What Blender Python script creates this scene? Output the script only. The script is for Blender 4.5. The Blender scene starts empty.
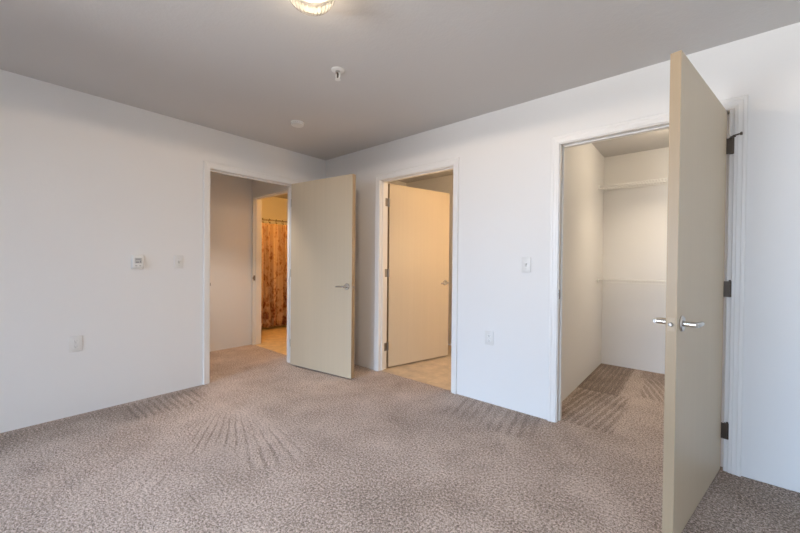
import bpy, bmesh, math, random
from mathutils import Vector, Matrix
random.seed(7)
SC = bpy.context.scene
COL = SC.collection
PI = math.pi

# ------------------------------------------------------------------ camera, world, daylight, exposure
cam_d = bpy.data.cameras.new('camera')
cam = bpy.data.objects.new('camera', cam_d)
COL.objects.link(cam)
YAW, PITCH, ROLL = -0.7074, -0.0109, 0.0094
fw = Vector((math.sin(YAW)*math.cos(PITCH), math.cos(YAW)*math.cos(PITCH), math.sin(PITCH)))
r0 = Vector((math.cos(YAW), -math.sin(YAW), 0))
u0 = r0.cross(fw)
rt = r0*math.cos(ROLL) + u0*math.sin(ROLL)
up = -r0*math.sin(ROLL) + u0*math.cos(ROLL)
M = Matrix((rt, up, -fw)).transposed().to_4x4()
M.translation = Vector((3.5694, -2.7313, 1.1743))
cam.matrix_world = M
cam_d.sensor_fit = 'HORIZONTAL'
cam_d.sensor_width = 36.0
cam_d.lens = 351.4/800*36.0
cam_d.clip_start = 0.02
SC.camera = cam

w = bpy.data.worlds.new('world'); SC.world = w
w.use_nodes = True
w.node_tree.nodes['Background'].inputs['Color'].default_value = (0.72, 0.84, 1.0, 1)
w.node_tree.nodes['Background'].inputs['Strength'].default_value = 1.0

def area_light(name, loc, rot, sx, sy, power, color):
    l = bpy.data.lights.new(name, 'AREA'); l.shape = 'RECTANGLE'; l.size = sx; l.size_y = sy
    l.energy = power; l.color = color
    o = bpy.data.objects.new(name, l); COL.objects.link(o); o.location = loc; o.rotation_euler = rot
    return o
# daylight coming through the bedroom window behind the camera
area_light('sky_daylight', (1.2, -10.0, 3.4), (math.radians(76), 0, math.radians(-8)), 7.0, 4.0, 2480, (0.52, 0.72, 1.0))

# added area lamp outside, aimed upward to lift the ceiling and right wall
gl = Vector((2.6, -5.2, 1.5))-Vector((-1.2, -9.3, -1.2))
area_light('ceiling_fill', (-1.2, -9.3, -1.2), gl.to_track_quat('-Z', 'Y').to_euler(), 7.0, 4.0, 3100, (0.97, 0.98, 1.0))

vs = SC.view_settings
vs.view_transform = 'Standard'; vs.look = 'None'; vs.gamma = 1.0
vs.use_curve_mapping = False
vs.exposure = -0.05

# ------------------------------------------------------------------ node helpers
class NT:
    def __init__(self, name):
        self.m = bpy.data.materials.new(name); self.m.use_nodes = True
        self.t = self.m.node_tree; self.n = self.t.nodes; self.l = self.t.links
        self.b = self.n['Principled BSDF']; self.out = self.n['Material Output']
    def node(self, typ, **kw):
        x = self.n.new(typ)
        for k, v in kw.items(): setattr(x, k, v)
        return x
    def put(self, sock, v):
        if isinstance(v, bpy.types.NodeSocket): self.l.new(v, sock)
        else: sock.default_value = v
    def math(self, op, a, b=0.0, c=None, clamp=False):
        x = self.node('ShaderNodeMath', operation=op); x.use_clamp = clamp
        self.put(x.inputs[0], a); self.put(x.inputs[1], b)
        if c is not None: self.put(x.inputs[2], c)
        return x.outputs[0]
    def sstep(self, v, a, b):
        x = self.node('ShaderNodeMapRange', interpolation_type='SMOOTHSTEP')
        self.put(x.inputs[0], v); x.inputs[1].default_value = a; x.inputs[2].default_value = b
        return x.outputs[0]
    def maprange(self, v, a, b, c, d):
        x = self.node('ShaderNodeMapRange')
        self.put(x.inputs[0], v)
        for i, q in enumerate((a, b, c, d)): x.inputs[i+1].default_value = q
        return x.outputs[0]
    def coord(self): return self.node('ShaderNodeTexCoord').outputs['Object']
    def sep(self, v):
        x = self.node('ShaderNodeSeparateXYZ'); self.l.new(v, x.inputs[0]); return x.outputs
    def noise(self, vec, scale, detail=2.0, rough=0.5):
        x = self.node('ShaderNodeTexNoise'); self.l.new(vec, x.inputs['Vector'])
        x.inputs['Scale'].default_value = scale; x.inputs['Detail'].default_value = detail
        x.inputs['Roughness'].default_value = rough
        return x.outputs[0]
    def voronoi(self, vec, scale, out='Distance'):
        x = self.node('ShaderNodeTexVoronoi'); self.l.new(vec, x.inputs['Vector'])
        x.inputs['Scale'].default_value = scale
        return x.outputs[out]
    def mapping(self, vec, scale=(1, 1, 1), rot=(0, 0, 0), loc=(0, 0, 0)):
        x = self.node('ShaderNodeMapping'); self.l.new(vec, x.inputs[0])
        x.inputs['Scale'].default_value = scale; x.inputs['Rotation'].default_value = rot; x.inputs['Location'].default_value = loc
        return x.outputs[0]
    def ramp(self, v, stops):
        x = self.node('ShaderNodeValToRGB'); self.l.new(v, x.inputs[0])
        e = x.color_ramp.elements
        while len(e) < len(stops): e.new(0.5)
        for q, (p, c) in zip(e, stops): q.position = p; q.color = (*c, 1)
        return x.outputs[0]
    def mix(self, f, a, b, mode='MIX'):
        x = self.node('ShaderNodeMix', data_type='RGBA', blend_type=mode)
        self.put(x.inputs[0], f)
        self.put(x.inputs[6], a if isinstance(a, bpy.types.NodeSocket) else (*a, 1))
        self.put(x.inputs[7], b if isinstance(b, bpy.types.NodeSocket) else (*b, 1))
        return x.outputs[2]
    def bump(self, h, strength, dist):
        x = self.node('ShaderNodeBump'); self.l.new(h, x.inputs['Height'])
        x.inputs['Strength'].default_value = strength; x.inputs['Distance'].default_value = dist
        self.l.new(x.outputs[0], self.b.inputs['Normal'])
    def color(self, c): self.put(self.b.inputs['Base Color'], c if isinstance(c, bpy.types.NodeSocket) else (*c, 1))
    def set(self, **kw):
        for k, v in kw.items(): self.b.inputs[k.replace('_', ' ')].default_value = v
        return self

def plain(name, c, rough=0.5, metal=0.0, spec=0.5, vary=0.03, vscale=8.0):
    t = NT(name); co = t.coord()
    nz = t.noise(co, vscale, 3)
    a = tuple(max(0, x*(1-vary)) for x in c); b = tuple(min(1, x*(1+vary)) for x in c)
    t.color(t.mix(nz, a, b))
    t.set(Roughness=rough, Metallic=metal, Specular_IOR_Level=spec)
    return t.m

def wall_paint(name, c, rough=0.75, bump=0.12):
    t = NT(name); co = t.coord()
    nz = t.noise(co, 1.3, 3)
    t.color(t.mix(nz, tuple(x*0.985 for x in c), tuple(min(1, x*1.015) for x in c)))
    h = t.math('ADD', t.noise(co, 70, 3, .6), t.math('MULTIPLY', t.noise(co, 22, 2), 0.8))
    t.bump(h, bump, 0.004)
    t.set(Roughness=rough, Specular_IOR_Level=0.3)
    return t.m

MAT = {}
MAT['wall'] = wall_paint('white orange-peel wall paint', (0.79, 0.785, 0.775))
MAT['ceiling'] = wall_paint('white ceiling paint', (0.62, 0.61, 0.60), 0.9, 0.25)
MAT['trim'] = plain('white trim paint', (0.82, 0.815, 0.80), 0.38, vary=0.01)
MAT['plastic'] = plain('white plastic', (0.80, 0.80, 0.78), 0.35, vary=0.01)
MAT['plate'] = plain('off-white cover plate', (0.74, 0.735, 0.715), 0.4, vary=0.01)
MAT['plastic_dim'] = plain('pale grey plastic', (0.55, 0.55, 0.53), 0.4, vary=0.01)
MAT['dark'] = plain('dark slot', (0.03, 0.03, 0.03), 0.6, vary=0.0)
MAT['grey_print'] = plain('grey print', (0.25, 0.25, 0.26), 0.5, vary=0.0)
MAT['nickel'] = plain('satin nickel', (0.60, 0.585, 0.56), 0.24, 1.0)
MAT['steel_dark'] = plain('dull hinge steel', (0.30, 0.28, 0.26), 0.38, 1.0)
MAT['latch_tan'] = plain('dull tan latch plate', (0.40, 0.31, 0.21), 0.5, 0.1)
MAT['bronze'] = plain('dark bronze', (0.10, 0.08, 0.065), 0.4, 0.8)
MAT['wire'] = plain('white coated wire', (0.82, 0.82, 0.80), 0.35, vary=0.0)

def door_mat(name, c):
    t = NT(name); co = t.coord()
    g = t.noise(t.mapping(co, (38, 38, 0.7)), 1.0, 4, .6)
    g2 = t.noise(t.mapping(co, (5, 5, 0.25)), 1.0, 2)
    f = t.math('ADD', t.math('MULTIPLY', g, 0.6), t.math('MULTIPLY', g2, 0.4))
    t.color(t.mix(f, tuple(x*0.93 for x in c), tuple(x*1.07 for x in c)))
    t.bump(g, 0.04, 0.002)
    t.set(Roughness=0.42, Specular_IOR_Level=0.4)
    return t.m
MAT['door'] = door_mat('cream wood-grain laminate', (0.61, 0.515, 0.375))
MAT['door_edge'] = door_mat('tan door edge band', (0.37, 0.28, 0.18))

def carpet():
    t = NT('beige cut pile carpet'); co = t.coord(); s = t.sep(co); X, Y = s[0], s[1]
    wob = t.math('MULTIPLY', t.math('SUBTRACT', t.noise(co, 7, 2), 0.5), 0.022)
    Xw = t.math('ADD', X, wob); Yw = t.math('ADD', Y, wob)
    def rect(x0, x1, y0, y1, e=0.02):
        m = t.math('MULTIPLY', t.sstep(Xw, x0-e, x0+e), t.sstep(Xw, x1+e, x1-e))
        return t.math('MULTIPLY', m, t.math('MULTIPLY', t.sstep(Yw, y0-e, y0+e), t.sstep(Yw, y1+e, y1-e)))
    def stripes(v, period, phase=0.0, duty=0.2):
        sn = t.math('SINE', t.math('ADD', t.math('MULTIPLY', v, 2*PI/period), phase))
        return t.sstep(sn, duty-0.5, duty+0.5)
    # vacuum cleaner strokes in the pile, plus painted shade beside the closet door
    lay_shade = t.math('MULTIPLY', t.math('SUBTRACT', t.noise(t.mapping(co, (1, 1, 0)), 1.7, 3, .55), 0.5), 0.75)
    lay_shade = t.math('ADD', lay_shade, t.math('MULTIPLY', t.math('SUBTRACT', t.noise(t.mapping(co, (1, 1, 0), (0, 0, .6)), 5.5, 2, .5), 0.5), 0.42))
    def add(mask, amt):
        nonlocal lay_shade
        lay_shade = t.math('ADD', lay_shade, t.math('MULTIPLY', mask, amt))
    nm = t.sstep(t.noise(co, 3.3, 2), 0.35, 0.6); nm2 = t.sstep(t.noise(co, 2.3, 1), 0.44, 0.56)
    # band along the left wall: brushed across, short dark strokes near the doorway
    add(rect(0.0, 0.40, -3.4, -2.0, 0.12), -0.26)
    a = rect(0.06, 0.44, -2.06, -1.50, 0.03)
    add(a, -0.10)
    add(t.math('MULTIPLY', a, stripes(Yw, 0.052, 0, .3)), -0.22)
    # fan of strokes spreading from the doorway
    dx = t.math('SUBTRACT', Xw, 0.2); dy = t.math('SUBTRACT', Yw, -1.2)
    ang = t.math('ARCTAN2', dy, dx)
    rad = t.math('SQRT', t.math('ADD', t.math('MULTIPLY', dx, dx), t.math('MULTIPLY', dy, dy)))
    fan = t.math('MULTIPLY', t.sstep(rad, 0.55, 0.75), t.sstep(rad, 1.72, 1.5))
    fan = t.math('MULTIPLY', fan, t.math('MULTIPLY', t.sstep(ang, -0.95, -0.88), t.sstep(ang, -0.12, -0.22)))
    add(fan, 0.10)
    add(t.math('MULTIPLY', t.math('MULTIPLY', fan, stripes(ang, 0.048, 0, 0.75)), t.maprange(nm2, 0, 1, .12, 1)), -0.34)
    # strokes in front of the white wall between the two doorways
    b = t.math('MULTIPLY', rect(2.02, 2.70, -0.42, 0.02, 0.05), t.maprange(nm, 0, 1, .5, 1))
    add(b, -0.08)
    add(t.math('MULTIPLY', b, stripes(t.math('ADD', Xw, t.math('MULTIPLY', Yw, 0.2)), 0.075)), -0.20)
    add(rect(3.62, 4.7, -1.4, 0.2, 0.12), -0.27)  # shade right of the closet door, painted into the carpet colour
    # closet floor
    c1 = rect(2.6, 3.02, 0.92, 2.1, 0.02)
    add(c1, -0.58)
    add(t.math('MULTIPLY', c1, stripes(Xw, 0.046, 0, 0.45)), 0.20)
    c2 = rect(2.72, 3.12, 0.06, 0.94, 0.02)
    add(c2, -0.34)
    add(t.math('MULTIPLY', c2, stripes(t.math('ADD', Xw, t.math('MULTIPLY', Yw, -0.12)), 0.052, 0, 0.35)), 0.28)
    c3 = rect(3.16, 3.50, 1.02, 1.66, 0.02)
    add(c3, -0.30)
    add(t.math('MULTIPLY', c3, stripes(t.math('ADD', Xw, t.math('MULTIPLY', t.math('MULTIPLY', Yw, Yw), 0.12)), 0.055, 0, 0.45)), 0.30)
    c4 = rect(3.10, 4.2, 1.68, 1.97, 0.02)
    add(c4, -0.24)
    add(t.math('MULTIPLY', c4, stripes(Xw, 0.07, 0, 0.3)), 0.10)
    # tufts
    v1 = t.noise(co, 82, 3, .7); v2 = t.noise(co, 180, 3, .7)
    tuft = t.math('ADD', t.math('MULTIPLY', t.math('SUBTRACT', v1, .5), 2.4), t.math('MULTIPLY', t.math('SUBTRACT', v2, .5), 2.4))
    f = t.math('ADD', 0.5, t.math('ADD', t.math('MULTIPLY', lay_shade, 0.9), t.math('MULTIPLY', tuft, 1.25)), clamp=True)
    t.color(t.ramp(f, [(0.0, (0.165, 0.118, 0.088)), (0.5, (0.47, 0.365, 0.30)), (1.0, (0.78, 0.65, 0.57))]))
    h = t.math('ADD', v1, t.math('MULTIPLY', v2, .6))
    t.bump(t.math('ADD', h, t.math('MULTIPLY', lay_shade, 1.2)), 0.9, 0.010)
    t.set(Roughness=0.95, Specular_IOR_Level=0.1, Sheen_Weight=0.15)
    return t.m
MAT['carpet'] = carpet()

def vinyl(name, c, grout):
    t = NT(name); co = t.coord()
    br = t.node('ShaderNodeTexBrick'); t.l.new(co, br.inputs['Vector'])
    br.offset = 0.0
    br.inputs['Scale'].default_value = 1.0; br.inputs['Brick Width'].default_value = 0.305; br.inputs['Row Height'].default_value = 0.305
    br.inputs['Mortar Size'].default_value = 0.003
    br.inputs['Color1'].default_value = (*c, 1); br.inputs['Color2'].default_value = (*[x*0.9 for x in c], 1)
    br.inputs['Mortar'].default_value = (*grout, 1)
    nz = t.noise(co, 9, 5, .65)
    t.color(t.mix(0.5, br.outputs['Color'], t.ramp(nz, [(0.3, tuple(x*0.62 for x in c)), (0.7, tuple(min(1, x*1.3) for x in c))])))
    t.set(Roughness=0.38, Specular_IOR_Level=0.4)
    return t.m
MAT['vinyl_golden'] = vinyl('golden tan vinyl tile', (0.76, 0.57, 0.30), (0.5, 0.38, 0.2))
MAT['vinyl'] = vinyl('tan vinyl tile', (0.62, 0.49, 0.34), (0.45, 0.35, 0.24))

def curtain_mat():
    t = NT('printed curtain fabric'); co = t.coord()
    wv = t.mapping(co, (1, 1, 0.75))
    n1 = t.noise(wv, 9, 4, .6); n2 = t.noise(wv, 26, 3, .6)
    f = t.math('ADD', t.math('MULTIPLY', n1, .62), t.math('MULTIPLY', n2, .38))
    z = t.sep(co)[2]
    low = t.sstep(z, 1.0, 0.1)
    thr = t.math('ADD', f, t.math('MULTIPLY', low, 0.06))
    t.color(t.ramp(thr, [(0.50, (0.60, 0.44, 0.30)), (0.57, (0.46, 0.27, 0.16)), (0.64, (0.25, 0.10, 0.06))]))
    t.set(Roughness=0.8, Specular_IOR_Level=0.2)
    return t.m
MAT['curtain'] = curtain_mat()

def emit(name, c, s):
    t = NT(name)
    t.color((0.8, 0.8, 0.8)); t.b.inputs['Emission Color'].default_value = (*c, 1); t.b.inputs['Emission Strength'].default_value = s
    return t.m
MAT['bulb'] = emit('glowing bulb', (1.0, 0.82, 0.60), 110)
MAT['bulb_warm'] = emit('glowing warm diffuser', (1.0, 0.72, 0.40), 5)

def glass():
    t = NT('clear ribbed glass')
    tr = t.node('ShaderNodeBsdfTransparent'); tr.inputs[0].default_value = (0.96, 0.94, 0.90, 1)
    gl = t.node('ShaderNodeBsdfGlossy'); gl.inputs['Roughness'].default_value = 0.08
    tl = t.node('ShaderNodeBsdfTranslucent'); tl.inputs[0].default_value = (0.95, 0.92, 0.85, 1)
    fr = t.node('ShaderNodeFresnel'); fr.inputs[0].default_value = 1.45
    m1 = t.node('ShaderNodeMixShader'); m1.inputs[0].default_value = 0.008
    t.l.new(tr.outputs[0], m1.inputs[1]); t.l.new(tl.outputs[0], m1.inputs[2])
    m2 = t.node('ShaderNodeMixShader'); t.l.new(fr.outputs[0], m2.inputs[0])
    t.l.new(m1.outputs[0], m2.inputs[1]); t.l.new(gl.outputs[0], m2.inputs[2])
    t.l.new(m2.outputs[0], t.out.inputs['Surface'])
    return t.m
MAT['glass'] = glass()

# ------------------------------------------------------------------ mesh helpers
class MB:
    def __init__(self): self.b = bmesh.new()
    def box(self, x0, x1, y0, y1, z0, z1, bevel=0.0, seg=2, mat=None):
        t = bmesh.new()
        vs = [t.verts.new((x, y, z)) for x in (x0, x1) for y in (y0, y1) for z in (z0, z1)]
        for q in ((0,1,3,2),(4,6,7,5),(0,4,5,1),(2,3,7,6),(0,2,6,4),(1,5,7,3)): t.faces.new([vs[i] for i in q])
        if bevel: bmesh.ops.bevel(t, geom=list(t.edges), offset=bevel, segments=seg, affect='EDGES', profile=.5)
        return self._merge(t, mat)
    def _merge(self, t, mat=None):
        if mat is not None: t.transform(mat)
        me = bpy.data.meshes.new('tmp'); t.to_mesh(me); t.free()
        self.b.from_mesh(me); bpy.data.meshes.remove(me)
        return self
    def lathe(self, prof, seg=32, mat=None, rib=0, amp=0.0):
        t = bmesh.new(); rings = []
        for r, z in prof:
            if r < 1e-6: rings.append([t.verts.new((0, 0, z))])
            else:
                rr = []
                for k in range(seg):
                    a = 2*PI*k/seg; q = r*(1+amp*math.cos(rib*a)) if rib else r
                    rr.append(t.verts.new((q*math.cos(a), q*math.sin(a), z)))
                rings.append(rr)
        for A, B in zip(rings, rings[1:]):
            for k in range(seg):
                k2 = (k+1) % seg
                if len(A) == 1 and len(B) == 1: continue
                if len(A) == 1: t.faces.new((A[0], B[k], B[k2]))
                elif len(B) == 1: t.faces.new((A[k], B[0], A[k2]))
                else: t.faces.new((A[k], B[k], B[k2], A[k2]))
        bmesh.ops.recalc_face_normals(t, faces=t.faces)
        return self._merge(t, mat)
    def tube(self, pts, r, seg=8, mat=None):
        t = bmesh.new(); pts = [Vector(p) for p in pts]; rings = []
        n = len(pts)
        ref = None
        for i, p in enumerate(pts):
            d = (pts[min(i+1, n-1)]-pts[max(i-1, 0)]).normalized()
            if ref is None: ref = d.orthogonal().normalized()
            ref = (ref-d*ref.dot(d)).normalized(); q = d.cross(ref)
            rad = r[i] if isinstance(r, (list, tuple)) else r
            rings.append([t.verts.new(p+(ref*math.cos(2*PI*k/seg)+q*math.sin(2*PI*k/seg))*rad) for k in range(seg)])
        for A, B in zip(rings, rings[1:]):
            for k in range(seg): t.faces.new((A[k], A[(k+1)%seg], B[(k+1)%seg], B[k]))
        t.faces.new(rings[0][::-1]); t.faces.new(rings[-1])
        return self._merge(t, mat)
    def sweep(self, path_fn, prof, closed=False):
        """profile (u, v) carried along a path of frames; path_fn(u, v) -> list of points along the path"""
        t = bmesh.new()
        rows = [[t.verts.new(p) for p in path_fn(u, v)] for u, v in prof]
        for A, B in zip(rows, rows[1:]):
            for k in range(len(A)-1): t.faces.new((A[k], A[k+1], B[k+1], B[k]))
        bmesh.ops.recalc_face_normals(t, faces=t.faces)
        return self._merge(t)
    def build(self, name, mat, parent=None, smooth=False, loc=None):
        me = bpy.data.meshes.new(name); self.b.to_mesh(me); self.b.free()
        mats = mat if isinstance(mat, (list, tuple)) else [mat]
        for m in mats: me.materials.append(MAT[m] if isinstance(m, str) else m)
        if smooth:
            for p in me.polygons: p.use_smooth = True
            try: me.set_sharp_from_angle(angle=math.radians(38))
            except Exception: pass
        o = bpy.data.objects.new(name, me); COL.objects.link(o)
        if parent is not None: o.parent = parent
        if loc is not None: o.location = loc
        return o

def empty(name, loc=(0, 0, 0), rotz=0.0):
    o = bpy.data.objects.new(name, None); COL.objects.link(o); o.empty_display_size = .1
    o.location = loc; o.rotation_euler = (0, 0, rotz); return o
def tag(o, label, cat, group=None, kind=None):
    o['label'] = label; o['category'] = cat
    if group: o['group'] = group
    if kind: o['kind'] = kind
    return o
def struct(o, label, cat): return tag(o, label, cat, kind='structure')

# ------------------------------------------------------------------ room shell
H = 2.44
DH = 2.056            # clear height of every doorway
JT = 0.019            # jamb thickness
L0, L1 = -1.356, -0.462      # left doorway, along y
M0, M1 = 0.945, 1.858        # middle doorway, along x
C0, C1 = 2.776, 3.684        # closet doorway, along x
B0, B1 = -1.19, -0.30        # bathroom doorway in the hall's end wall, along x
RO = DH+JT

m = MB()
m.box(-0.11, 0, -5.20, L0-JT, 0, H).box(-0.11, 0, L1+JT, 0.12, 0, H).box(-0.11, 0, L0-JT, L1+JT, RO, H)
struct(m.build('wall_left', 'wall'), 'white painted wall with a thermostat, light switch and the hall doorway', 'wall')
m = MB()
m.box(0, M0-JT, 0, 0.12, 0, H).box(M1+JT, C0-JT, 0, 0.12, 0, H).box(C1+JT, 4.7, 0, 0.12, 0, H)
m.box(M0-JT, M1+JT, 0, 0.12, RO, H).box(C0-JT, C1+JT, 0, 0.12, RO, H)
struct(m.build('wall_back', 'wall'), 'white painted wall with the closet doorway and the doorway beside it', 'wall')
m = MB()
m.box(4.6, 4.7, -5.3, 0, 0, H)
struct(m.build('wall_right', 'wall'), 'plain white bedroom wall out of frame', 'wall')
WX0, WX1, WZ0, WZ1 = 1.0, 3.4, 0.45, 1.95
m = MB()
m.box(-0.11, WX0, -5.3, -5.2, 0, H).box(WX1, 4.6, -5.3, -5.2, 0, H).box(WX0, WX1, -5.3, -5.2, 0, WZ0).box(WX0, WX1, -5.3, -5.2, WZ1, H)
struct(m.build('wall_front', 'wall'), 'white window wall behind the camera', 'wall')
m = MB()
for x in (WX0, 2.175, WX1-.05): m.box(x, x+.05, -5.25, -5.21, WZ0, WZ1, .004)
m.box(WX0, WX1, -5.25, -5.21, WZ0, WZ0+.05, .004).box(WX0, WX1, -5.25, -5.21, WZ1-.05, WZ1, .004)
struct(m.build('window_1', 'trim'), 'white sliding window frame behind the camera', 'window')

# hall
m = MB(); m.box(-1.335, -1.235, -3.0, -0.21, 0, H)
struct(m.build('wall_hall', 'wall'), 'beige lit hall wall seen through the left doorway', 'wall')
m = MB(); m.box(-1.335, -0.11, -3.1, -3.0, 0, H)
struct(m.build('wall_hall_far', 'wall'), 'hall end wall out of frame', 'wall')
m = MB()
m.box(-1.235, B0-JT, -0.33, -0.21, 0, H).box(B1+JT, -0.11, -0.33, -0.21, 0, H).box(B0-JT, B1+JT, -0.33, -0.21, RO, H)
struct(m.build('wall_hall_end', 'wall'), 'narrow white hall wall above the amber lit bathroom doorway', 'wall')
# bathroom
m = MB(); m.box(-2.90, -2.80, -0.21, 1.70, 0, H)
struct(m.build('wall_bath', 'wall'), 'amber lit bathroom wall above the shower curtain', 'wall')
m = MB(); m.box(-2.80, 2.56, 1.58, 1.70, 0, H)
struct(m.build('wall_bath_far', 'wall'), 'warm lit far wall behind the inward open middle door', 'wall')
m = MB(); m.box(-2.80, -1.335, -0.31, -0.21, 0, H)
struct(m.build('wall_bath_near', 'wall'), 'bathroom wall out of sight beside the hall', 'wall')
m = MB(); m.box(-0.11, 0.0, 0.12, 1.58, 0, H)
struct(m.build('wall_partition', 'wall'), 'partition wall hidden between the two lit rooms', 'wall')
# closet
CLX0, CLX1, CLY = 2.688, 4.30, 2.0
m = MB(); m.box(CLX0-.12, CLX0, 0.12, CLY+.1, 0, H)
struct(m.build('wall_closet_left', 'wall'), 'cream lit left wall inside the closet', 'wall')
m = MB(); m.box(CLX0, CLX1, CLY, CLY+.1, 0, H)
struct(m.build('wall_closet_back', 'wall'), 'cream back wall of the closet carrying two wire shelves', 'wall')
m = MB(); m.box(CLX1, CLX1+.1, 0.12, CLY+.1, 0, H)
struct(m.build('wall_closet_right', 'wall'), 'right closet wall hidden behind the open door', 'wall')

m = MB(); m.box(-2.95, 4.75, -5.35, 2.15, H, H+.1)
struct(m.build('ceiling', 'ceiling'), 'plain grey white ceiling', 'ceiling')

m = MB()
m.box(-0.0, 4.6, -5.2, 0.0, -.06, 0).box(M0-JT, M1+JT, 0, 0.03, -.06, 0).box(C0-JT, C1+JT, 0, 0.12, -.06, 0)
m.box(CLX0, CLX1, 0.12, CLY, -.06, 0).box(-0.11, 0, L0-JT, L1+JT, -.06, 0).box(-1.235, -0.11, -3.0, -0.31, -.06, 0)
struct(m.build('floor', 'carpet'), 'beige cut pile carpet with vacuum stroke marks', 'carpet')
m = MB()
m.box(-2.80, -0.11, -0.21, 1.58, -.06, -.004).box(B0-JT, B1+JT, -0.31, -0.21, -.06, -.004)
struct(m.build('floor_bath', 'vinyl_golden'), 'amber lit tan vinyl floor in front of the shower curtain', 'floor')
m = MB()
m.box(0, 2.56, 0.12, 1.58, -.06, -.004).box(M0-JT, M1+JT, 0.03, 0.12, -.06, -.004)
struct(m.build('floor_laundry', 'vinyl'), 'tan vinyl floor under the inward open middle door', 'floor')

# ------------------------------------------------------------------ door casings, jambs
PROF = [(0, 0), (0, .008), (.003, .010), (.014, .011), (.017, .013), (.034, .014), (.038, .017), (.050, .018), (.055, .015), (.056, 0)]
def casing(a0, a1, plane, rv1=.006):
    """plane(a, out, z) -> point; a runs along the wall, out from the wall into the room"""
    rv = 0.006
    def path(u, v):
        lo, hi, top = a0-rv-u, a1+rv1+u, DH+rv+u
        return [plane(lo, v, 0.001), plane(lo, v, top), plane(hi, v, top), plane(hi, v, 0.001)]
    return path
def doorway(n, a0, a1, plane, depth, stop, label, strike_side, strike_z, rooms=(1, 1), rv1=.006):
    m = MB()
    if rooms[0]: m.sweep(casing(a0, a1, plane, rv1), PROF)
    if rooms[1]: m.sweep(casing(a0, a1, lambda a, o, z: plane(a, -depth-o, z)), PROF)
    root = struct(m.build('trim_%d' % n, 'trim'), label, 'door casing')
    j = MB()
    def pbox(p, q):
        P = plane(*p); Q = plane(*q)
        j.box(min(P[0], Q[0]), max(P[0], Q[0]), min(P[1], Q[1]), max(P[1], Q[1]), min(P[2], Q[2]), max(P[2], Q[2]), .0012, 1)
    pbox((a0-JT, 0.0005, 0), (a0, -depth-.0005, DH+JT)); pbox((a1, 0.0005, 0), (a1+JT, -depth-.0005, DH+JT))
    pbox((a0, 0.0005, DH), (a1, -depth-.0005, DH+JT))
    s0, s1 = stop
    pbox((a0, -s0, 0), (a0+.011, -s1, DH)); pbox((a1-.011, -s0, 0), (a1, -s1, DH)); pbox((a0, -s0, DH-.011), (a1, -s1, DH))
    j.build('door_jamb', 'trim', root)
    if strike_side is not None:
        k = MB(); a, s = (a0, 1) if strike_side == 0 else (a1, -1)
        def kbox(p, q):
            P = plane(*p); Q = plane(*q)
            k.box(min(P[0], Q[0]), max(P[0], Q[0]), min(P[1], Q[1]), max(P[1], Q[1]), min(P[2], Q[2]), max(P[2], Q[2]))
        near = -.003 if s0 > .03 else -(depth-.041)
        if near == -.003:
            kbox((a, near-.002, strike_z-.035), (a+s*.0018, near-.030, strike_z+.035))
            kbox((a, .006, strike_z-.014), (a+s*.004, near-.008, strike_z+.014))
        else:
            kbox((a, -depth+.030, strike_z-.035), (a+s*.0018, -depth+.004, strike_z+.035))
            kbox((a, -depth+.008, strike_z-.014), (a+s*.004, -depth-.006, strike_z+.014))
        sp = k.build('strike_plate', 'steel_dark', root); sp['label'] = 'dark metal strike plate'
    return root
PL_left = lambda a, o, z: (o, a, z)
PL_back = lambda a, o, z: (a, -o, z)
PL_hall = lambda a, o, z: (a, -0.33-o, z)
doorway(1, L0, L1, PL_left, 0.11, (.046, .082), 'white casing around the leftmost doorway, open to the hall', 0, .95)
doorway(2, B0, B1, PL_hall, 0.12, (.035, .070), 'white casing of the amber lit bathroom doorway beyond the hall', 0, .94, (0, 1))
doorway(3, M0, M1, PL_back, 0.12, (.035, .070), 'white casing around the middle doorway with the inward open door', None, .94, (1, 1))
doorway(4, C0, C1, PL_back, 0.12, (.046, .082), 'white casing around the closet doorway', 0, .95, (1, 0), .018)

# ------------------------------------------------------------------ doors
DW, DT, DZ0, DZ1 = 0.905, 0.040, 0.014, 2.048
LZ = 0.93
def make_lever(root, side, width_x, length=0.105, DT=.04):
    """side +1: on the +y face (y = 0 plane side), -1: on the face at y = -DT; lever points to the hinge (x = 0)"""
    h = empty('door_lever'); h.parent = root
    y0 = 0.0 if side > 0 else -DT
    mt = Matrix.Translation((width_x, y0, LZ)) @ Matrix.Rotation(-side*PI/2, 4, 'X')
    m = MB(); m.lathe([(0, 0), (.033, 0), (.0335, .004), (.030, .009), (.016, .011), (.0, .011)], 32, mt); m.build('rosette', 'nickel', h, True)
    m = MB(); m.lathe([(0.0, .009), (.0115, .009), (.0115, .050), (.0, .050)], 20, mt)
    y = y0+side*.050
    m.tube([(width_x+.010, y, LZ), (width_x-.004, y+side*.003, LZ), (width_x-.03, y+side*.004, LZ), (width_x-.07, y+side*.003, LZ-.001), (width_x-length, y-side*.002, LZ-.004), (width_x-length-.004, y-side*.004, LZ-.0045)],
           [.0095, .0115, .0105, .0095, .0085, .004], 14)
    m.build('lever', 'nickel', h, True)
    return h
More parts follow.
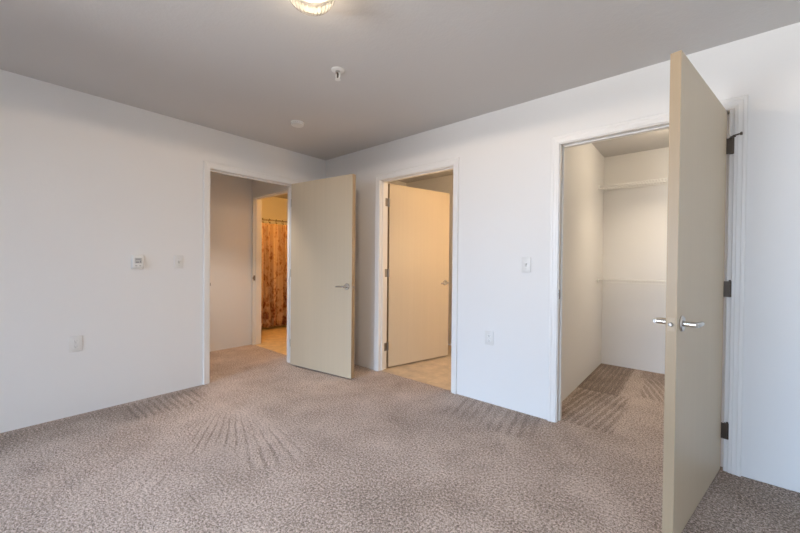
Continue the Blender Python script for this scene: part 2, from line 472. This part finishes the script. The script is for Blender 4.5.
def make_door(name, loc, rot, label, flip, hinge_zs, hinge_mat, width=DW, pin_stop=False, off=.006, x0=.004, DT=.040, leaf=None):
    """local: x from the hinge pin to the free edge, slab between y = 0 and y = -DT (flip mirrors it to the other side), pins on the y = 0 face"""
    root = struct(empty(name, loc, rot), label, 'door')
    f = -1 if flip else 1
    sy = lambda y: f*y
    def ybox(m, x0, x1, y0, y1, z0, z1, bv=0.0):
        a, b = sorted((sy(y0), sy(y1))); m.box(x0, x1, a, b, z0, z1, bv)
    m = MB(); ybox(m, x0, width, 0, -DT, DZ0, DZ1, .0012)
    slab = m.build('door_slab', ['door', 'door_edge'], root)
    for p in slab.data.polygons:
        if abs(p.normal.y) < .5: p.material_index = 1
    for zc in hinge_zs:
        m = MB()
        for k in range(5):
            m.lathe([(0, zc-.045+k*.018), (.0072, zc-.045+k*.018), (.0072, zc-.0275+k*.018), (0, zc-.0275+k*.018)], 14, Matrix.Translation((0, sy(off), 0)))
        m.lathe([(0, zc+.045), (.005, zc+.045), (.0055, zc+.050), (0, zc+.053)], 12, Matrix.Translation((0, sy(off), 0)))
        ybox(m, x0-.0026, x0+.0002, off, -.034, zc-.044, zc+.044)
        ybox(m, -.0012, x0-.0012, off-.0012, off+.0012, zc-.044, zc+.044)
        if leaf:   # the leaf let into the jamb, given in world coordinates
            m.box(leaf[0], leaf[1], leaf[2], leaf[3], zc-.044, zc+.044, mat=Matrix.LocRotScale(Vector(loc), Matrix.Rotation(rot, 3, 'Z'), None).inverted())
        h = m.build('hinge', hinge_mat, root, True)
        if pin_stop and zc == max(hinge_zs):
            m = MB()
            m.lathe([(.005, zc+.046), (.013, zc+.046), (.013, zc+.052), (.005, zc+.052)], 16, Matrix.Translation((0, sy(off), 0)))
            y = sy(off)
            m.tube([(0, y, zc+.049), (.002, sy(.025), zc+.055), (-.002, sy(.055), zc+.060)], .0045, 8)
            m.lathe([(0, 0), (.009, 0), (.009, .008), (0, .010)], 14, Matrix.Translation((-.002, sy(.055), zc+.060)) @ Matrix.Rotation(-f*PI/2, 4, 'X'))
            m.tube([(0, y, zc+.049), (.02, sy(.020), zc+.045), (.038, sy(.012), zc+.030)], .004, 8)
            m.build('hinge_pin_stop', 'bronze', h, True)['label'] = 'dark bronze hinge pin door stop'
    for s in (1, -1):
        h = make_lever(root, s, width-.062, DT=DT)
        if flip: h.scale = (1, -1, 1)
    m = MB()
    a = sy(-DT/2)
    m.box(width, width+.0012, a-.0125, a+.0125, LZ-.028, LZ+.028)
    fp = m.build('latch_plate', 'latch_tan', root)
    m = MB(); m.lathe([(0, 0), (.0085, 0), (.0085, .009), (.006, .012), (0, .012)], 18, Matrix.Translation((width, a, LZ)) @ Matrix.Rotation(PI/2, 4, 'Y')); m.build('latch_bolt', 'steel_dark', fp)
    return root

# closet door: hinge on the right jamb, opened into the bedroom
th = math.atan2(-0.982, -0.190)
make_door('door_3', (3.697-.024*.982, -.010+.024*.190, 0), th, 'tan slab door swung far open before the closet, nearest of the doors', False, (1.85, 1.042, .235), 'bronze', .917, True, .024, .010, .038, leaf=(C1+.0002, 3.692, -.013, .0))
# left door: hinge on the jamb nearest the corner, opened against the back wall
th = math.atan2(0.116, 0.870)
make_door('door_1', (0.042, L1-.006, 0), th, 'cream slab door at the room corner, folded back from the hall doorway', False, (1.85, 1.042, .235), 'steel_dark', .906, DT=.048, leaf=(-.036, -.002, L1-.002, L1+.0005))
# middle door opens away from the bedroom
th = math.atan2(0.883, 0.219)
make_door('door_2', (M0-.002, .134, 0), th, 'cream slab door standing ajar inside the middle doorway', True, (1.835, 1.060, .245), 'steel_dark', .920, False, .010, .016, leaf=(M0-.0005, M0+.002, .084, .124))

# ------------------------------------------------------------------ ceiling fixtures
def flush_light(name, loc, label, power, color, bulb_mat, R=0.165):
    root = tag(empty(name, loc), label, 'ceiling light')
    m = MB(); m.lathe([(0, 0), (R*.86, 0), (R*.90, -.006), (R*.90, -.020), (R*.84, -.026), (0, -.026)], 48); m.build('canopy', 'plastic', root, True)
    m = MB(); prof = []
    for k in range(13):
        a = k/12*PI/2
        prof.append((R*math.cos(a)**.8 if k < 12 else 0, -.024-.100*math.sin(a)))
    m.lathe(prof, 144, None, 36, .012); g = m.build('glass_bowl', 'glass', root, True)
    m = MB()
    m.lathe([(0, -.024), (.014, -.024), (.014, -.034), (.022, -.050), (.026, -.062), (.022, -.076), (.011, -.085), (0, -.088)], 24)
    m.build('bulb', bulb_mat, root, True)
    l = bpy.data.lights.new('bulb_light', 'SPOT'); l.spot_size = math.radians(178); l.spot_blend = .04; l.energy = power; l.color = color; l.shadow_soft_size = .05
    o = bpy.data.objects.new('bulb_light', l); COL.objects.link(o); o.parent = root; o.location = (0, 0, -.145)
    return root
flush_light('ceiling_or_fill_light', (2.215, -1.785, H), 'round clear glass flush ceiling light glowing over the bedroom', 32, (1.0, .79, .60), 'bulb', .115)

def disc_light(name, loc, label, power, color, R=.12, cone=0, dcone=None):
    root = tag(empty(name, loc), label, 'ceiling light')
    m = MB(); m.lathe([(0, 0), (R, 0), (R, -.016), (R*.93, -.022), (0, -.022)], 40); m.build('base_pan', 'plastic', root, True)
    m = MB(); m.lathe([(R*.9, -.02), (R*.9, -.035), (R*.75, -.055), (R*.4, -.068), (0, -.072)], 40); m.build('diffuser', 'bulb_warm', root, True)
    l = bpy.data.lights.new('lamp_light', 'SPOT' if cone else 'POINT')
    if cone: l.spot_size = math.radians(cone); l.spot_blend = .7
    l.energy = power; l.color = color; l.shadow_soft_size = .09
    o = bpy.data.objects.new('lamp_light', l); COL.objects.link(o); o.parent = root; o.location = (0, 0, -.17)
    if dcone:  # extra tilted spot added to brighten the lower closet wall
        l = bpy.data.lights.new('lamp_fill_spot', 'SPOT'); l.spot_size = math.radians(dcone[1]); l.spot_blend = 1.0
        l.energy = dcone[0]; l.color = color; l.shadow_soft_size = .09
        o = bpy.data.objects.new('lamp_fill_spot', l); COL.objects.link(o); o.parent = root; o.location = (0, 0, -.17); o.rotation_euler = (dcone[2], 0, 0)
    return root
disc_light('closet_light', (3.42, 1.10, H), 'small glowing ceiling light inside the closet', 9, (1.0, .82, .60), dcone=(48, 122, .22))
disc_light('hall_light', (-0.32, -0.90, H), 'hall ceiling light out of frame', 60, (1.0, .88, .77), .09, 94)
disc_light('bathroom_light', (-1.1, 0.45, H), 'bathroom ceiling light hidden behind the wall', 32, (1.0, .46, .09))
disc_light('door_fill_light', (2.56, 0.80, 1.40), 'unseen lamp beyond the middle doorway, added for even light on the door', 19, (1.0, .66, .36)).rotation_euler = (0, PI/2, 0)  # fill lamp added out of view to light the middle door evenly
disc_light('ceiling_or_fill_light', (1.75, 0.55, H), 'unseen lamp beyond the middle doorway, added to brighten the wall above the door', 5, (1.0, .66, .36))  # small fill lamp added out of view to lift the wall above that door

root = tag(empty('fire_sprinkler', (1.735, -1.235, H)), 'small white and chrome pendent fire sprinkler on the ceiling', 'sprinkler')
m = MB(); m.lathe([(.0, 0), (.043, 0), (.043, -.002), (.036, -.006), (.018, -.009), (0, -.009)], 32); m.build('escutcheon', 'plastic', root, True)
m = MB(); m.lathe([(0, -.008), (.016, -.008), (.016, -.022), (.011, -.026), (0, -.026)], 20); m.build('body', 'nickel', root, True)
m = MB()
for s in (1, -1): m.tube([(s*.013, 0, -.022), (s*.018, 0, -.036), (s*.014, 0, -.052), (s*.004, 0, -.062)], .0045, 10)
m.build('frame_arm', 'plastic', root, True)
m = MB(); m.lathe([(0, -.026), (.005, -.028), (.005, -.056), (0, -.058)], 12); b = m.build('glass_vial', 'bronze', root, True); b['label'] = 'dark glass vial'
m = MB(); m.lathe([(0, -.062), (.018, -.062), (.019, -.0645), (0, -.0655)], 24); m.build('deflector', 'plastic', root, True)

root = tag(empty('smoke_detector', (0.765, -0.905, H)), 'white round smoke detector on the ceiling near the corner', 'smoke detector')
m = MB(); m.lathe([(0, 0), (.060, 0), (.060, -.006), (0, -.006)], 40); m.build('mounting_plate', 'plastic', root, True)
m = MB(); m.lathe([(0, -.006), (.057, -.006), (.057, -.020), (.053, -.027), (.040, -.030), (0, -.030)], 40); c = m.build('cover', 'plastic', root, True)
m = MB()
for k in range(20):
    m.box(-.004, .004, .0565, .0576, -.018, -.011, 0, 1, Matrix.Rotation(k*PI/10, 4, 'Z'))
m.build('vent_slots', 'plastic_dim', root)

# ------------------------------------------------------------------ wall devices (local: plate in xz, facing -y)
def device(name, loc, rz, label, cat): return tag(empty(name, loc, rz), label, cat)
def plate(root, w, h, t=.007):
    m = MB(); m.box(-w/2, w/2, -t, 0, -h/2, h/2, .0022, 2); return m.build('cover_plate', 'plate', root, True)
def screw(root, z, y=-.006):
    m = MB(); m.lathe([(0, 0), (.003, 0), (.0025, .0012), (0, .0014)], 12, Matrix.Translation((0, y, z)) @ Matrix.Rotation(PI/2, 4, 'X')); m.build('screw', 'plastic_dim', root, True)
def toggle_switch(loc, rz, label):
    r = device('light_switch', loc, rz, label, 'light switch'); plate(r, .072, .116)
    m = MB(); m.box(-.0065, .0065, -.0072, -.004, -.013, .013); m.build('toggle_slot', 'plastic_dim', r)
    m = MB(); m.box(-.0045, .0045, -.021, -.005, -.004, .006, .0012, 2, Matrix.Rotation(math.radians(-24), 4, 'X')); m.build('toggle', 'plastic', r, True)
    screw(r, .030); screw(r, -.030)
def outlet(loc, rz, label):
    r = device('power_outlet', loc, rz, label, 'power outlet'); plate(r, .074, .118)
    for s in (1, -1):
        m = MB(); m.box(-.0165, .0165, -.0085, -.004, s*.0195-.0135, s*.0195+.0135, .004, 3); q = m.build('receptacle', 'plastic', r, True)
        m = MB()
        m.box(-.0078, -.0052, -.0089, -.0080, s*.0195-.002, s*.0195+.007).box(.0052, .0078, -.0089, -.0080, s*.0195-.001, s*.0195+.006)
        m.lathe([(0, 0), (.0026, 0), (.0026, .0008), (0, .0008)], 12, Matrix.Translation((0, -.0081, s*.0195-.0075)) @ Matrix.Rotation(PI/2, 4, 'X'))
        m.build('slots', 'dark', q)
    screw(r, 0)
LW = PI/2   # left wall faces +x: local -y -> +x
toggle_switch((0.0, -1.622, 1.162), LW, 'white toggle light switch on the left wall, between thermostat and doorway')
toggle_switch((2.535, 0.0, 1.166), 0, 'white toggle light switch on the wall beside the closet doorway')
outlet((0.0, -2.309, 0.541), LW, 'white duplex outlet low on the left wall below the thermostat')
outlet((2.231, 0.0, 0.549), 0, 'white duplex outlet low on the wall between middle and closet doorways')

r = device('thermostat', (0.0, -1.928, 1.160), LW, 'white square thermostat with small grey display on the left wall', 'thermostat')
m = MB(); m.box(-.044, .044, -.008, 0, -.060, .060, .002, 2); m.build('base_plate', 'plastic', r, True)
m = MB(); m.box(-.040, .040, -.030, -.005, -.056, .056, .004, 3); b = m.build('body', 'plastic', r, True)
m = MB(); m.box(-.024, .026, -.0308, -.029, -.012, .034); d = m.build('display', 'plastic_dim', r)
m = MB(); m.box(-.018, .016, -.0314, -.0304, .020, .026).box(.012, .018, -.0314, -.0304, -.006, .012).box(-.016, .006, -.0314, -.0304, -.006, .002)
m.build('display_digits', 'grey_print', d)
for s in (-1, 1):
    m = MB(); m.box(s*.014-.007, s*.014+.007, -.0325, -.029, -.036, -.026, .001, 1); m.build('button', 'plastic_dim', r, True)
m = MB(); m.box(-.040, .040, -.0306, -.0298, -.0445, -.043); m.build('cover_seam', 'grey_print', r)

# ------------------------------------------------------------------ closet wire shelves
def wire_shelf(z, label):
    root = tag(empty('wire_shelf', (0, 0, z)), label, 'shelf', 'wire shelves in the closet')
    x0, x1, yb, yf = CLX0+.004, CLX1-.004, CLY-.006, CLY-.305
    m = MB()
    n = 62
    for k in range(n):
        x = x0+.012+(x1-x0-.024)*k/(n-1)
        m.tube([(x, yb, .0), (x, yf, .0), (x, yf-.002, -.003), (x, yf-.002, -.030)], .0017, 6)
    m.build('deck_wires', 'wire', root, True)
    for (y, zz, nm, rr) in ((yb, -.004, 'back_rail', .003), ((yb+yf)/2, -.004, 'middle_rail', .003), (yf+.004, -.004, 'front_rail', .0034), (yf+.002, -.030, 'lip_rail', .0036)):
        m = MB(); m.tube([(x0, y, zz), (x1, y, zz)], rr, 8); m.build(nm, 'wire', root, True)
    for x, s in ((x0, 1), (x1, -1)):
        m = MB(); m.box(min(x-.003*s, x+.014*s), max(x-.003*s, x+.014*s), yf-.008, yf+.018, -.036, .006, .002); m.build('end_bracket', 'plastic', root, True)
    for x in (x0+.02, 3.05, 3.5, 3.95):
        m = MB(); m.box(x-.006, x+.006, yb-.010, yb+.0055, -.014, .006, .002); m.build('wall_clip', 'plastic', root, True)
    m = MB(); m.tube([(3.42, yf+.004, -.008), (3.42, CLY-.012, -.29), (3.42, CLY-.004, -.30)], .004, 8)
    m.box(3.412, 3.428, CLY-.006, CLY-.0005, -.33, -.285, .001); m.build('support_brace', 'wire', root, True)
wire_shelf(2.052, 'upper white wire shelf high on the closet back wall')
wire_shelf(1.010, 'lower white wire shelf at mid height on the closet back wall')

# ------------------------------------------------------------------ bathroom shower curtain
CX, RZ = -2.07, 1.885
root = tag(empty('shower_curtain', (CX, 0, 0)), 'tan shower curtain printed in rust red, seen through the hall', 'shower curtain')
t = bmesh.new()
ys = [-0.14+1.50*k/260 for k in range(261)]; zs = [0.045+(1.825-0.045)*k/24 for k in range(25)]
grid = []
for z in zs:
    amp = .040+.014*(1-z/1.8)
    grid.append([t.verts.new((amp*math.sin(2*PI*y/.115+.5*math.sin(y*9))+.012*math.sin(2*PI*y/.047+z*1.4), y+.010*math.sin(z*2.2+y*20), z)) for y in ys])
for A, B in zip(grid, grid[1:]):
    for k in range(len(ys)-1): t.faces.new((A[k], A[k+1], B[k+1], B[k]))
m = MB(); m._merge(t); cl = m.build('cloth', 'curtain', root, True)
so = cl.modifiers.new('thickness', 'SOLIDIFY'); so.thickness = .0015
for k in range(12):
    y = -0.10+k*.125
    m = MB()
    m.tube([(.024*math.cos(a), y+.003*math.sin(a), RZ-.012+.034*math.sin(a)) for a in [2*PI*i/20 for i in range(21)]], .003, 6)
    m.lathe([(0, -.004), (.009, -.004), (.009, .004), (0, .004)], 14, Matrix.Translation((.022, y, RZ-.05)) @ Matrix.Rotation(PI/2, 4, 'Y'))
    m.build('curtain_ring', 'bronze', root, True)
root = tag(empty('curtain_rod', (CX, 0, RZ)), 'thin shower rod carrying the printed curtain', 'curtain rod')
m = MB(); m.tube([(0, -.205, 0), (0, 1.575, 0)], .0125, 16); m.build('tube', 'nickel', root, True)
for y, s in ((-.2095, 1), (1.5795, -1)):
    m = MB(); m.lathe([(0, 0), (.030, 0), (.028, .008), (.016, .016), (0, .016)], 24, Matrix.Translation((0, y, 0)) @ Matrix.Rotation(-s*PI/2, 4, 'X')); m.build('flange', 'nickel', root, True)
